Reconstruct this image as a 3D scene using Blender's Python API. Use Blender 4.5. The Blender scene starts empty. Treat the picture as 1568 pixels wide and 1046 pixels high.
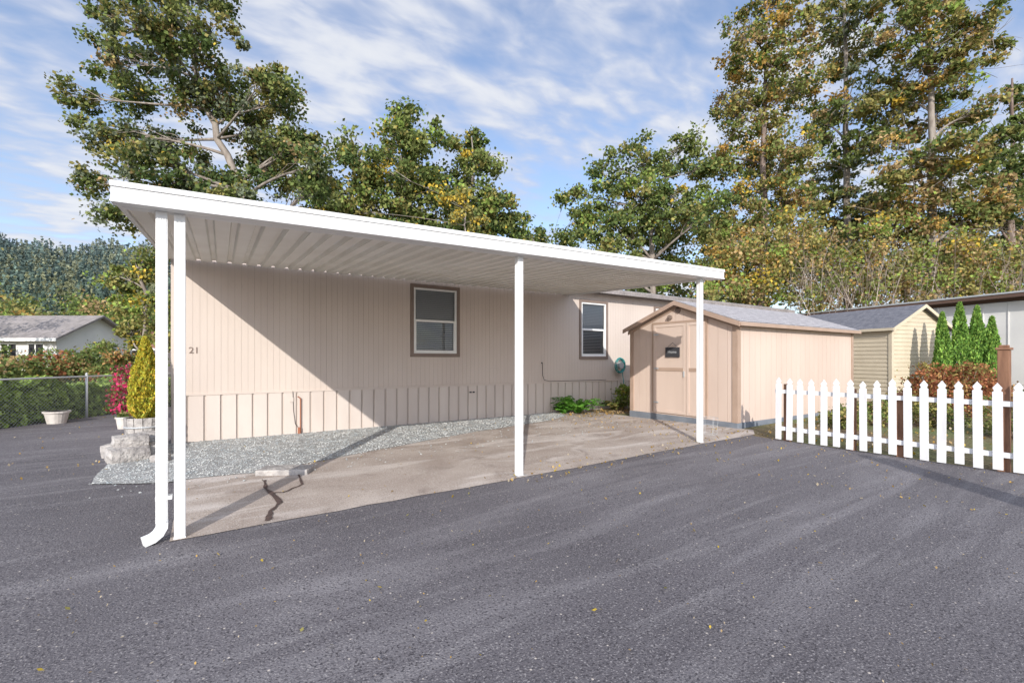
import bpy, math, random
import numpy as np
from mathutils import Vector, Matrix
random.seed(7); rng=np.random.default_rng(7)
S=bpy.context.scene
# ---------------------------------------------------------------- site frame
CAM=Vector((0.21,-4.60,1.45)); R=Vector((0.8387,-0.5446,0)); F=Vector((0.5446,0.8387,0))
def at(px,py,d):
    k=(px-784)/710.0; h=(550-py)/710.0
    p=CAM+R*(k*d)+F*d; p.z=1.45+h*d
    return p
def sm(a,b,x):
    t=max(0,min(1,(x-a)/(b-a))); return t*t*(3-2*t)
def g(x,y):
    xc=max(-8,min(16,x)); t=sm(0,4.9,y)
    return (1-t)*0.0154*xc+t*(0.045+0.002*xc)
# ---------------------------------------------------------------- helpers
def link(o,parent=None):
    S.collection.objects.link(o)
    if parent: o.parent=parent
    return o
def root(name,loc=(0,0,0),rz=0):
    e=bpy.data.objects.new(name,None); e.location=loc; e.rotation_euler=(0,0,rz); e.empty_display_size=.2
    return link(e)
class MB:
    def __init__(s): s.v=[];s.f=[];s.m=[];s.cur=0
    def poly(s,pts):
        i=len(s.v); s.v+=[tuple(p) for p in pts]; s.f.append(tuple(range(i,i+len(pts)))); s.m.append(s.cur)
    def box(s,x0,x1,y0,y1,z0,z1,M=None):
        p=[(x,y,z) for z in (z0,z1) for y in (y0,y1) for x in (x0,x1)]
        if M is not None: p=[tuple(M@Vector(q)) for q in p]
        i=len(s.v); s.v+=p
        for q in ((0,2,3,1),(4,5,7,6),(0,1,5,4),(2,6,7,3),(0,4,6,2),(1,3,7,5)):
            s.f.append(tuple(i+j for j in q)); s.m.append(s.cur)
    def hexa(s,b,t):
        i=len(s.v); s.v+=[tuple(p) for p in b]+[tuple(p) for p in t]
        for q in ((3,2,1,0),(4,5,6,7),(0,1,5,4),(1,2,6,5),(2,3,7,6),(3,0,4,7)):
            s.f.append(tuple(i+j for j in q)); s.m.append(s.cur)
    def tube(s,pts,rad,n=6,cap=True):
        pts=[Vector(p) for p in pts]; i0=len(s.v); N=len(pts)
        for a in range(N):
            t=(pts[min(a+1,N-1)]-pts[max(a-1,0)])
            if t.length<1e-9: t=Vector((0,0,1))
            t.normalize(); u=t.cross(Vector((0,0,1)) if abs(t.z)<.95 else Vector((1,0,0))).normalized(); w=t.cross(u)
            r=rad[a] if hasattr(rad,'__len__') else rad
            for b in range(n):
                an=2*math.pi*b/n; s.v.append(tuple(pts[a]+u*math.cos(an)*r+w*math.sin(an)*r))
        for a in range(N-1):
            for b in range(n):
                s.f.append((i0+a*n+b,i0+a*n+(b+1)%n,i0+(a+1)*n+(b+1)%n,i0+(a+1)*n+b)); s.m.append(s.cur)
        if cap:
            s.f.append(tuple(i0+b for b in range(n))[::-1]); s.m.append(s.cur)
            s.f.append(tuple(i0+(N-1)*n+b for b in range(n))); s.m.append(s.cur)
    def build(s,name,mats,parent=None,bevel=0,smooth=False):
        me=bpy.data.meshes.new(name); me.from_pydata(s.v,[],s.f)
        if not isinstance(mats,(list,tuple)): mats=[mats]
        for m in mats: me.materials.append(m)
        if len(mats)>1: me.polygons.foreach_set('material_index',s.m)
        if smooth: me.polygons.foreach_set('use_smooth',[True]*len(me.polygons))
        me.update(); o=bpy.data.objects.new(name,me); link(o,parent)
        if bevel:
            b=o.modifiers.new('b','BEVEL'); b.width=bevel; b.segments=2; b.limit_method='ANGLE'
        return o
def mat(name,c1,c2=None,scale=3,rough=.7,detail=4,bump=0,bscale=60,bdist=.01,stretch=(1,1,1),lo=.35,hi=.65,metal=0,fine=None,spec=.3):
    m=bpy.data.materials.new(name); m.use_nodes=True; nt=m.node_tree; N=nt.nodes; L=nt.links
    b=N['Principled BSDF']; b.inputs['Roughness'].default_value=rough; b.inputs['Metallic'].default_value=metal
    b.inputs['Specular IOR Level'].default_value=spec
    b.inputs['Base Color'].default_value=(*c1,1)
    tc=N.new('ShaderNodeTexCoord'); mp=N.new('ShaderNodeMapping'); mp.inputs['Scale'].default_value=stretch
    L.new(tc.outputs['Object'],mp.inputs['Vector'])
    if c2:
        n=N.new('ShaderNodeTexNoise'); n.inputs['Scale'].default_value=scale; n.inputs['Detail'].default_value=detail
        L.new(mp.outputs[0],n.inputs['Vector'])
        r=N.new('ShaderNodeValToRGB'); r.color_ramp.elements[0].position=lo; r.color_ramp.elements[1].position=hi
        r.color_ramp.elements[0].color=(*c1,1); r.color_ramp.elements[1].color=(*c2,1)
        L.new(n.outputs['Fac'],r.inputs['Fac']); out=r.outputs['Color']
        if fine:
            n2=N.new('ShaderNodeTexNoise'); n2.inputs['Scale'].default_value=fine[0]; n2.inputs['Detail'].default_value=2
            L.new(tc.outputs['Object'],n2.inputs['Vector'])
            mr=N.new('ShaderNodeMapRange'); mr.inputs['From Min'].default_value=.3; mr.inputs['From Max'].default_value=.7
            mr.inputs['To Min'].default_value=fine[1]; mr.inputs['To Max'].default_value=fine[2]
            L.new(n2.outputs['Fac'],mr.inputs['Value'])
            mx=N.new('ShaderNodeVectorMath'); mx.operation='SCALE'; L.new(out,mx.inputs[0]); L.new(mr.outputs[0],mx.inputs['Scale']); out=mx.outputs[0]
        L.new(out,b.inputs['Base Color'])
    if bump:
        n=N.new('ShaderNodeTexNoise'); n.inputs['Scale'].default_value=bscale; n.inputs['Detail'].default_value=3
        L.new(tc.outputs['Object'],n.inputs['Vector'])
        bp=N.new('ShaderNodeBump'); bp.inputs['Strength'].default_value=bump; bp.inputs['Distance'].default_value=bdist
        L.new(n.outputs['Fac'],bp.inputs['Height']); L.new(bp.outputs[0],b.inputs['Normal'])
    return m
def mixnode(N,L,fac,a,b):
    m=N.new('ShaderNodeMix'); m.data_type='RGBA'
    for sock,v in ((m.inputs[0],fac),(m.inputs[6],a),(m.inputs[7],b)):
        if isinstance(v,(int,float)): sock.default_value=v
        elif isinstance(v,tuple): sock.default_value=(*v,1)
        else: L.new(v,sock)
    return m.outputs[2]
def rampn(N,L,src,p0,p1,c0=(0,0,0),c1=(1,1,1)):
    r=N.new('ShaderNodeValToRGB'); r.color_ramp.elements[0].position=p0; r.color_ramp.elements[1].position=p1
    r.color_ramp.elements[0].color=(*c0,1); r.color_ramp.elements[1].color=(*c1,1); L.new(src,r.inputs['Fac']); return r.outputs['Color']
def mrange(N,L,src,a,b,c=0.0,d=1.0):
    r=N.new('ShaderNodeMapRange'); r.interpolation_type='SMOOTHSTEP'
    for i,v in enumerate((a,b,c,d)): r.inputs[i+1].default_value=v
    L.new(src,r.inputs[0]); return r.outputs[0]
def noise(N,L,vec,sc,det=4,dist=0,rot=None,stretch=None):
    if rot is not None or stretch:
        mp=N.new('ShaderNodeMapping'); L.new(vec,mp.inputs['Vector'])
        if rot is not None: mp.inputs['Rotation'].default_value=(0,0,rot)
        if stretch: mp.inputs['Scale'].default_value=stretch
        vec=mp.outputs[0]
    n=N.new('ShaderNodeTexNoise'); n.inputs['Scale'].default_value=sc; n.inputs['Detail'].default_value=det; n.inputs['Distortion'].default_value=dist
    L.new(vec,n.inputs['Vector']); return n.outputs['Fac']
# ---------------------------------------------------------------- materials
def asphalt_mat():
    m=bpy.data.materials.new('asphalt'); m.use_nodes=True; nt=m.node_tree; N=nt.nodes; L=nt.links; b=N['Principled BSDF']
    b.inputs['Roughness'].default_value=.8; b.inputs['Specular IOR Level'].default_value=.3
    v=N.new('ShaderNodeTexCoord').outputs['Object']
    c=mixnode(N,L,rampn(N,L,noise(N,L,v,.45,3,.6),.32,.68),(.105,.096,.104),(.148,.137,.146))
    st=rampn(N,L,noise(N,L,v,1.0,5,1.2,rot=.5,stretch=(.3,2.0,1)),.50,.74,(0,0,0),(.75,.75,.75))
    c=mixnode(N,L,st,c,(.25,.235,.243))
    st2=rampn(N,L,noise(N,L,v,2.4,6,.6,rot=-.35,stretch=(.22,2.8,1)),.56,.76,(0,0,0),(.6,.6,.6))
    c=mixnode(N,L,st2,c,(.27,.255,.26))
    ag=rampn(N,L,noise(N,L,v,95,3),.56,.68)
    c=mixnode(N,L,ag,c,(.31,.29,.288))
    dk=rampn(N,L,noise(N,L,v,75,3),.34,.47,(1,1,1),(0,0,0))
    c=mixnode(N,L,dk,c,(.055,.05,.056))
    vo=N.new('ShaderNodeTexVoronoi'); vo.inputs['Scale'].default_value=13; L.new(v,vo.inputs['Vector'])
    sp=rampn(N,L,vo.outputs['Distance'],.05,.10,(1,1,1),(0,0,0)) 
    c=mixnode(N,L,sp,c,(.55,.49,.43))
    L.new(c,b.inputs['Base Color'])
    bp=N.new('ShaderNodeBump'); bp.inputs['Strength'].default_value=.9; bp.inputs['Distance'].default_value=.007
    L.new(noise(N,L,v,85,2),bp.inputs['Height']); L.new(bp.outputs[0],b.inputs['Normal'])
    return m
def concrete_mat():
    m=bpy.data.materials.new('worn_concrete'); m.use_nodes=True; nt=m.node_tree; N=nt.nodes; L=nt.links; b=N['Principled BSDF']
    b.inputs['Roughness'].default_value=.9; b.inputs['Specular IOR Level'].default_value=.2
    v=N.new('ShaderNodeTexCoord').outputs['Object']
    c=mixnode(N,L,rampn(N,L,noise(N,L,v,1.1,5,.8),.3,.7),(.32,.26,.22),(.46,.395,.345))
    c=mixnode(N,L,rampn(N,L,noise(N,L,v,.8,5,1.5,rot=.3,stretch=(.6,1.8,1)),.5,.62),c,(.55,.49,.445))
    c=mixnode(N,L,rampn(N,L,noise(N,L,v,2.6,5,1.0),.56,.76,(0,0,0),(.75,.75,.75)),c,(.22,.175,.15))
    c=mixnode(N,L,rampn(N,L,noise(N,L,v,90,3),.56,.72),c,(.62,.57,.52))
    c=mixnode(N,L,rampn(N,L,noise(N,L,v,70,3),.32,.42,(1,1,1),(0,0,0)),c,(.22,.185,.165))
    L.new(c,b.inputs['Base Color'])
    bp=N.new('ShaderNodeBump'); bp.inputs['Strength'].default_value=.6; bp.inputs['Distance'].default_value=.006
    L.new(noise(N,L,v,60,3),bp.inputs['Height']); L.new(bp.outputs[0],b.inputs['Normal'])
    return m
def leaf_mat(name):
    m=bpy.data.materials.new(name); m.use_nodes=True; nt=m.node_tree; N=nt.nodes; L=nt.links
    for n in list(N): N.remove(n)
    o=N.new('ShaderNodeOutputMaterial'); a=N.new('ShaderNodeAttribute'); a.attribute_name='Col'
    d=N.new('ShaderNodeBsdfDiffuse')
    t=N.new('ShaderNodeBsdfTranslucent'); mx=N.new('ShaderNodeMixShader'); mx.inputs[0].default_value=.3
    L.new(a.outputs['Color'],d.inputs['Color']); L.new(a.outputs['Color'],t.inputs['Color'])
    L.new(d.outputs[0],mx.inputs[1]); L.new(t.outputs[0],mx.inputs[2]); L.new(mx.outputs[0],o.inputs['Surface'])
    return m
M_asph=asphalt_mat(); M_conc=concrete_mat(); M_leaf=leaf_mat('foliage')
M_soil=mat('soil_and_grass',(.17,.12,.075),(.13,.15,.06),scale=.8,rough=.95,bump=.6,bscale=25,bdist=.03,fine=(40,.6,1.5))
M_gravelbed=mat('gravel_bed',(.28,.285,.285),(.47,.47,.45),scale=45,rough=.9,bump=1,bscale=70,bdist=.015,fine=(8,.7,1.2))
M_stone=mat('gravel_stone',(.30,.33,.34),(.58,.58,.55),scale=6,rough=.85)
M_white=mat('white_aluminium',(.80,.80,.79),(.74,.74,.73),scale=2,rough=.45,spec=.4)
M_pan=mat('carport_pan',(.84,.82,.77),(.76,.73,.67),scale=1.3,rough=.5,spec=.35)
M_siding=mat('house_siding',(.61,.53,.47),(.565,.485,.43),scale=1.2,rough=.75,bump=.25,bscale=90,bdist=.004,stretch=(1,1,.3))
M_wgroove=mat('wall_groove',(.43,.365,.32),rough=.9)
M_skirt=mat('house_skirting',(.63,.56,.505),(.575,.50,.45),scale=2,rough=.7,stretch=(1,1,.3))
M_groove=mat('siding_groove',(.34,.285,.25),rough=.9)
M_trim=mat('window_trim_brown',(.24,.185,.155),(.21,.16,.135),scale=5,rough=.7)
M_vinyl=mat('window_frame_white',(.82,.82,.80),rough=.4)
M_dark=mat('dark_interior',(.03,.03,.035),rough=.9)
M_blind=mat('window_blind',(.66,.66,.66),rough=.6)
M_roof=mat('metal_roof_grey',(.46,.46,.47),(.38,.38,.40),scale=2,rough=.6)
M_shingle=mat('shingle_light',(.50,.48,.49),(.37,.355,.37),scale=9,rough=.9,bump=.6,bscale=45,bdist=.01,fine=(60,.7,1.2))
M_shingle_d=mat('shingle_dark',(.13,.135,.16),(.20,.20,.225),scale=9,rough=.9,bump=.6,bscale=45,bdist=.01,fine=(60,.7,1.2))
M_shed=mat('shed_siding',(.63,.505,.425),(.575,.455,.38),scale=1.5,rough=.75,stretch=(1,1,.3))
M_shedgroove=mat('shed_groove',(.42,.325,.27),rough=.9)
M_shedtrim=mat('shed_trim',(.42,.305,.235),(.37,.265,.20),scale=4,rough=.75)
M_shedbase=mat('shed_base',(.15,.17,.20),(.20,.22,.25),scale=4,rough=.85)
M_lap=mat('lap_siding',(.60,.52,.39),(.54,.465,.345),scale=2,rough=.7)
M_picket=mat('picket_white_paint',(.80,.80,.81),(.60,.59,.58),scale=7,rough=.65,stretch=(1,1,.25),lo=.4,hi=.85)
M_wood=mat('stained_wood',(.28,.15,.09),(.18,.09,.055),scale=8,rough=.8,stretch=(3,3,.4))
M_bark=mat('bark',(.20,.165,.14),(.34,.30,.26),scale=6,rough=.95,stretch=(1,1,.3))
M_barkd=mat('bark_dark',(.15,.11,.09),(.27,.21,.18),scale=6,rough=.95,stretch=(1,1,.3))
M_twig=mat('twig',(.30,.24,.19),(.42,.35,.30),scale=2,rough=.95)
M_block=mat('stone_block',(.48,.45,.42),(.29,.27,.26),scale=7,rough=.95,bump=1,bscale=18,bdist=.03)
M_galv=mat('galvanised_steel',(.52,.54,.55),rough=.5,metal=.3)
M_terra=mat('pot_glaze',(.66,.62,.57),(.5,.46,.42),scale=6,rough=.7)
M_black=mat('black_rubber',(.03,.03,.03),rough=.6)
M_rust=mat('rusty_pipe',(.32,.13,.075),rough=.8)
M_teal=mat('teal_hose',(.05,.28,.28),rough=.5)
M_slate=mat('slate_sign',(.045,.045,.05),rough=.7)
M_crack=mat('crack_filler',(.115,.075,.062),(.07,.05,.045),scale=20,rough=.95)
M_nwall=mat('neighbour_wall',(.74,.73,.70),(.66,.65,.63),scale=.8,rough=.7)
M_nfascia=mat('brown_fascia',(.13,.08,.06),rough=.7)
M_pinkwall=mat('tan_wall',(.62,.49,.42),(.56,.44,.37),scale=1,rough=.75)
M_oldroof=mat('weathered_roof',(.30,.27,.26),(.21,.19,.18),scale=3,rough=.9,fine=(30,.8,1.2))
M_redroof=mat('red_brown_roof',(.32,.17,.13),(.25,.12,.09),scale=3,rough=.9)
M_hill=mat('hazed_forest_floor',(.09,.13,.13),(.11,.15,.14),scale=.05,rough=1)  # distance haze put into the base colour as a pale blue-green
def glass():
    m=bpy.data.materials.new('window_glass'); m.use_nodes=True; N=m.node_tree.nodes; L=m.node_tree.links
    for n in list(N): N.remove(n)
    o=N.new('ShaderNodeOutputMaterial'); t=N.new('ShaderNodeBsdfTransparent'); t.inputs[0].default_value=(.8,.83,.85,1)
    gl=N.new('ShaderNodeBsdfGlossy'); gl.inputs['Roughness'].default_value=.02; fr=N.new('ShaderNodeFresnel'); fr.inputs[0].default_value=1.6
    mx=N.new('ShaderNodeMixShader'); L.new(fr.outputs[0],mx.inputs[0]); L.new(t.outputs[0],mx.inputs[1]); L.new(gl.outputs[0],mx.inputs[2]); L.new(mx.outputs[0],o.inputs[0])
    return m
M_glass=glass()
# ---------------------------------------------------------------- ground
def axis(lo,hi,near0,near1,step):
    a=list(np.arange(near0,near1+1e-6,step)); s=step
    while a[-1]<hi: s*=1.45; a.append(min(hi,a[-1]+s))
    s=step
    while a[0]>lo: s*=1.45; a.insert(0,max(lo,a[0]-s))
    return a
xs=axis(-900,900,-8,16,.4); ys=axis(-300,1200,-6,14,.4)
V=[(x,y,g(x,y)) for y in ys for x in xs]; nx=len(xs)
Fc=[(j*nx+i,j*nx+i+1,(j+1)*nx+i+1,(j+1)*nx+i) for j in range(len(ys)-1) for i in range(nx-1)]
me=bpy.data.meshes.new('ground'); me.from_pydata(V,[],Fc); me.materials.append(M_soil); link(bpy.data.objects.new('ground',me))
import bmesh
def sheet(name,poly,dz,m,step=.4,parent=None,wob=0):
    pts=[]
    for i in range(len(poly)):
        a=Vector(poly[i]); b=Vector(poly[(i+1)%len(poly)]); n=max(1,int((b-a).length/.25)) if wob else 1
        for j in range(n):
            p=a.lerp(b,j/n)
            if wob: p=p+Vector((random.uniform(-wob,wob),random.uniform(-wob,wob)))
            pts.append(p)
    bm=bmesh.new(); f=bm.faces.new([bm.verts.new((p.x,p.y,0)) for p in pts])
    x0=min(p.x for p in pts);x1=max(p.x for p in pts);y0=min(p.y for p in pts);y1=max(p.y for p in pts)
    bmesh.ops.triangulate(bm,faces=bm.faces[:])
    for ax,a0,a1 in ((0,x0,x1),(1,y0,y1)):
        a=math.ceil(a0/step)*step
        while a<a1:
            if -8.01<a<16:
                co=(a,0,0) if ax==0 else (0,a,0); no=(1,0,0) if ax==0 else (0,1,0)
                bmesh.ops.bisect_plane(bm,geom=bm.verts[:]+bm.edges[:]+bm.faces[:],plane_co=co,plane_no=no)
            a+=step
    for v in bm.verts: v.co.z=g(v.co.x,v.co.y)+dz
    for f in bm.faces:
        f.normal_update()
        if f.normal.z<0: f.normal_flip()
    me=bpy.data.meshes.new(name); bm.to_mesh(me); bm.free(); me.materials.append(m)
    return link(bpy.data.objects.new(name,me),parent)
sheet('asphalt_driveway',[(-14,-12),(8.05,-12),(8.05,-.2),(8.3,.1),(8.3,5),(-.3,5),(-.3,13),(-1.0,12.6),(-5,6.9),(-14,-5)],.006,M_asph)
pad=sheet('concrete_pad',[(-.06,-.03),(3.3,-.08),(6.4,-.08),(8.2,-.1),(8.62,.15),(8.62,4.9),(-.06,4.9)],.012,M_conc,wob=.018)
gp=[(-.96,2.45),(-.6,2.22),(-.25,2.08),(.07,2.12),(.75,1.95),(1.4,2.2),(2.6,2.6),(4.5,3.2),(6.7,3.7),(7.5,4.2),(7.8,4.9),(-.7,4.9),(-.95,3.6)]
gr=sheet('gravel',gp,.018,M_gravelbed,wob=.03)
def inpoly(x,y,P):
    c=False; j=len(P)-1
    for i in range(len(P)):
        if (P[i][1]>y)!=(P[j][1]>y) and x<(P[j][0]-P[i][0])*(y-P[i][1])/(P[j][1]-P[i][1])+P[i][0]: c=not c
        j=i
    return c
mb=MB()
cnt=0
while cnt<11000:
    x=random.uniform(-1.1,8.0); y=random.uniform(1.6,4.95)
    ins=inpoly(x,y,gp)
    if not ins and random.random()>.05: continue
    if not ins and (y>4.85 or x<-.9): continue
    r=random.uniform(.005,.018); z=g(x,y)+.014+r*.3; i=len(mb.v); a=random.random()*6.28
    ca,sa=math.cos(a),math.sin(a); e=random.uniform(.6,1.2)
    mb.v+=[(x+r*ca*e,y+r*sa*e,z),(x-r*sa,y+r*ca,z),(x-r*ca*e,y-r*sa*e,z+r*.2),(x+r*sa,y-r*ca,z),(x+r*.2,y,z+r*random.uniform(.5,.8)),(x,y,z-r*.6)]
    for q in ((0,1,4),(1,2,4),(2,3,4),(3,0,4)): mb.f.append(tuple(i+j for j in q)); mb.m.append(0)
    cnt+=1
mb.build('gravel_stones',M_stone,gr)
def strip(name,pts,w,dz,m,parent):
    mb=MB(); L=[];Rr=[]
    P=[Vector(p) for p in pts]
    Q=[]
    for i in range(len(P)-1):
        for t in (0,.25,.5,.75): Q.append(P[i].lerp(P[i+1],t)+Vector((random.uniform(-.012,.012),random.uniform(-.012,.012))))
    Q.append(P[-1])
    for i,p in enumerate(Q):
        t=(Q[min(i+1,len(Q)-1)]-Q[max(0,i-1)]).normalized(); n=Vector((-t.y,t.x)); ww=w*random.uniform(.4,1.5)
        a=p+n*ww;b=p-n*ww
        L.append((a.x,a.y,g(a.x,a.y)+dz)); Rr.append((b.x,b.y,g(b.x,b.y)+dz))
    for i in range(len(Q)-1): mb.poly([L[i],Rr[i],Rr[i+1],L[i+1]])
    return mb.build(name,m,parent)
def gp2(px,py):
    d=710*1.44/(py-550); p=at(px,py,d); return (p.x,p.y)
strip('crack',[gp2(404,738),gp2(408,752),gp2(430,772),gp2(416,785),gp2(408,800)],.02,.020,M_crack,pad)
strip('crack_b',[gp2(456,728),gp2(464,744),gp2(434,757),gp2(412,757)],.010,.0195,M_crack,pad)
mb=MB(); sx,sy=gp2(438,726)
M=Matrix.Translation((sx,sy,g(sx,sy)))@Matrix.Rotation(-.5,4,'Z')
mb.box(-.31,.31,-.15,.15,-.02,.075,M); mb.build('stepping_stone',M_block,None,bevel=.015)
# ---------------------------------------------------------------- house
YW=4.9; HX0,HX1=-.34,19.0
house=root('mobile_home')
wins=[(3.86,4.88,1.58,3.0),(8.61,9.52,1.53,3.0),(11.6,12.5,1.9,3.0)]
mb=MB(); x=HX0+.09; w=.1016; gpw=.0014; k_=0
while x<HX1-.05:
    k_+=1
    gA=.0035 if k_%12==0 else gpw
    xa,xb=x+gA,min(x+w-gpw,HX1-.05); segs=[(.86,3.27)]
    for (a,b,z0,z1) in wins:
        if xb>a and xa<b:
            segs=[(.86,z0),(z1,3.27)]
            if xa<a: mb.box(xa,a,YW,YW+.018,z0,z1)
            if xb>b: mb.box(b,xb,YW,YW+.018,z0,z1)
    for s0,s1 in segs: mb.box(xa,xb,YW,YW+.018,s0,s1)
    x+=w
mb.build('siding',M_siding,house)
mb=MB(); prev=HX0
for (a,b,z0,z1) in wins:
    mb.box(prev,a,YW+.004,YW+.1,.3,3.27); mb.box(a,b,YW+.004,YW+.1,.3,z0); mb.box(a,b,YW+.004,YW+.1,z1,3.27); prev=b
mb.box(prev,HX1,YW+.004,YW+.1,.3,3.27)
mb.build('wall_backing',M_wgroove,house)
mb=MB()
mb.box(HX0,HX1,12.8,12.9,.1,3.27); mb.box(HX0,HX0+.1,YW+.102,12.8,.1,3.27); mb.box(HX1-.1,HX1,YW+.102,12.8,.1,3.27)
mb.build('end_and_rear_walls',M_siding,house)
mb=MB(); mb.box(HX0-.005,HX0+.085,YW-.012,YW+.003,.875,3.27); mb.box(HX1-.05,HX1+.005,YW-.012,YW+.003,.875,3.27); mb.build('corner_trim',M_siding,house)
mb=MB(); x=HX0
while x<HX1:
    mb.box(x,x+.205,YW-.020,YW+.008,-.02,.84); mb.box(x+.205,x+.24,YW-.002,YW+.008,-.02,.84); x+=.24
mb.build('skirting',M_skirt,house,bevel=.004)
mb=MB(); x=HX0
while x<HX1: mb.box(x+.215,x+.223,YW-.006,YW-.0025,-.02,.84); x+=.24
mb.build('skirting_shadow_gap',M_groove,house)
mb=MB(); mb.box(HX0,HX1,YW-.03,YW+.003,.84,.872); mb.build('skirting_cap',M_siding,house)
def window(par,a,b,z0,z1):
    mb=MB(); t=.075; Y=YW-.024; Y1=YW+.002
    mb.box(a-t,b+t,Y,Y1,z1,z1+t); mb.box(a-t,b+t,Y-.004,Y1,z0-t,z0); mb.box(a-t,a,Y,Y1,z0,z1); mb.box(b,b+t,Y,Y1,z0,z1)
    mb.build('window_trim',M_trim,par,bevel=.004)
    mb=MB(); f=.04; Y=YW-.012; Y1=YW+.05; zm=(z0+z1)/2
    mb.box(a,b,Y,Y1,z1-f,z1-.001); mb.box(a,b,Y,Y1,z0+.001,z0+f); mb.box(a+.001,a+f,Y,Y1,z0+f,z1-f); mb.box(b-f,b-.001,Y,Y1,z0+f,z1-f)
    mb.box(a+f,b-f,Y+.01,Y1,zm-.025,zm+.025)
    mb.box(a+f,b-f,Y+.014,Y1,z0+f,z0+f+.03); mb.box(a+f,a+f+.025,Y+.014,Y1,z0+f+.03,zm-.025); mb.box(b-f-.025,b-f,Y+.014,Y1,z0+f+.03,zm-.025)
    mb.build('window_frame',M_vinyl,par,bevel=.003)
    mb=MB(); mb.poly([(a+f,YW+.03,z0+f),(b-f,YW+.03,z0+f),(b-f,YW+.03,z1-f),(a+f,YW+.03,z1-f)]); mb.build('window_pane',M_glass,par)
    mb=MB(); z=z0+.05
    while z<z1-.05:
        lo=z<zm
        mb.poly([(a+.02,YW+.075,z),(b-.02,YW+.075,z),(b-.02,YW+.062,z+(.024 if lo else .036)),(a+.02,YW+.062,z+(.024 if lo else .036))]); z+=.042
    mb.build('blind_slats',M_blind,par)
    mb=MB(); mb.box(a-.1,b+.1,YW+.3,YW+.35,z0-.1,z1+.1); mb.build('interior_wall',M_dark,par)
for wd in wins: window(house,*wd)
mb=MB()
ov=.32; E=3.30
mb.hexa([(7.9,YW-ov,E),(HX1+.3,YW-ov,E),(HX1+.3,8.9,E+.86),(7.9,8.9,E+.86)],[(7.9,YW-ov,E+.05),(HX1+.3,YW-ov,E+.05),(HX1+.3,8.9,E+.91),(7.9,8.9,E+.91)])
mb.hexa([(HX0-.05,YW+.02,E+.06),(7.9,YW+.02,E+.06),(7.9,8.9,E+.86),(HX0-.05,8.9,E+.86)],[(HX0-.05,YW+.02,E+.11),(7.9,YW+.02,E+.11),(7.9,8.9,E+.91),(HX0-.05,8.9,E+.91)])
mb.hexa([(HX0-.05,8.9,E+.86),(HX1+.3,8.9,E+.86),(HX1+.3,13.2,E),(HX0-.05,13.2,E)],[(HX0-.05,8.9,E+.91),(HX1+.3,8.9,E+.91),(HX1+.3,13.2,E+.05),(HX0-.05,13.2,E+.05)])
x=8.2
while x<HX1+.2:
    mb.hexa([(x,YW-ov,E+.05),(x+.03,YW-ov,E+.05),(x+.03,8.9,E+.91),(x,8.9,E+.91)],[(x,YW-ov,E+.075),(x+.03,YW-ov,E+.075),(x+.03,8.9,E+.935),(x,8.9,E+.935)]); x+=.4
mb.build('roof',M_roof,house)
mb=MB(); mb.box(7.9,HX1+.3,YW-ov-.03,YW-ov-.002,E-.06,E+.06); mb.box(7.9,HX1+.3,YW-ov,YW-.002,E-.03,E-.012); mb.build('eave_fascia',M_oldroof,house)
mb=MB()
mb.tube([(1.62,YW-.05,.72),(1.62,YW-.05,.06)],.012,6); mb.tube([(1.62,YW-.05,.72),(1.57,YW-.05,.76)],.012,6)
mb.tube([(1.60,YW-.06,.03),(1.60,YW-.06,.18)],.03,8); mb.build('standpipe',M_rust,house)
mb=MB(); mb.tube([(1.49,YW-.035,.86),(1.50,YW-.035,.5),(1.53,YW-.035,.25),(1.6,YW-.04,.15)],.004,5)
mb.tube([(7.28,YW-.01,1.35),(7.3,YW-.012,1.34),(7.3,YW-.012,1.05),(7.34,YW-.03,.93),(7.5,YW-.037,.888),(9.5,YW-.037,.882)],.006,5)
mb.tube([(7.28,YW-.02,1.36),(7.28,YW+.001,1.36)],.02,6)
mb.build('cable',M_black,house)
mb=MB()
for xx in (5.2,): mb.box(xx,xx+.05,YW-.034,YW-.019,.68,.71); mb.box(xx+.08,xx+.13,YW-.034,YW-.019,.68,.71)
mb.build('vent_slots',M_dark,house)
mb=MB(); mb.box(1.44,1.50,YW-.04,YW-.019,.66,.74); mb.build('outlet_box',M_skirt,house)
def text(name,s,size,loc,rot,m,par,ext=.004):
    c=bpy.data.curves.new(name,'FONT'); c.body=s; c.size=size; c.extrude=ext; c.align_x='CENTER'; c.align_y='CENTER'
    o=bpy.data.objects.new('tmp',c); S.collection.objects.link(o); dg=bpy.context.evaluated_depsgraph_get(); dg.update()
    me=bpy.data.meshes.new_from_object(o.evaluated_get(dg)); bpy.data.objects.remove(o)
    me.materials.clear(); me.materials.append(m); n=bpy.data.objects.new(name,me); n.location=loc; n.rotation_euler=rot; return link(n,par)
text('house_number','21',.15,(-.03,YW-.006,1.60),(math.pi/2,0,0),M_trim,house)
hr=root('hose_reel'); mb=MB()
cx=9.97
for j in range(5):
    r=.16+.014*(j%3); mb.tube([(cx+r*math.cos(a),YW-.07-.02*j,1.28+r*1.15*math.sin(a)) for a in np.linspace(0,2*math.pi,22)],.012,6,False)
mb.tube([(cx+.1,YW-.1,1.12),(cx+.14,YW-.12,.8),(cx+.05,YW-.15,.45),(cx+.2,YW-.2,.1)],.012,6)
mb.build('hose',M_teal,hr)
mb=MB(); mb.tube([(cx,YW-.0,1.28),(cx,YW-.18,1.28)],.09,12); mb.build('reel_hub',M_galv,hr)
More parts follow.
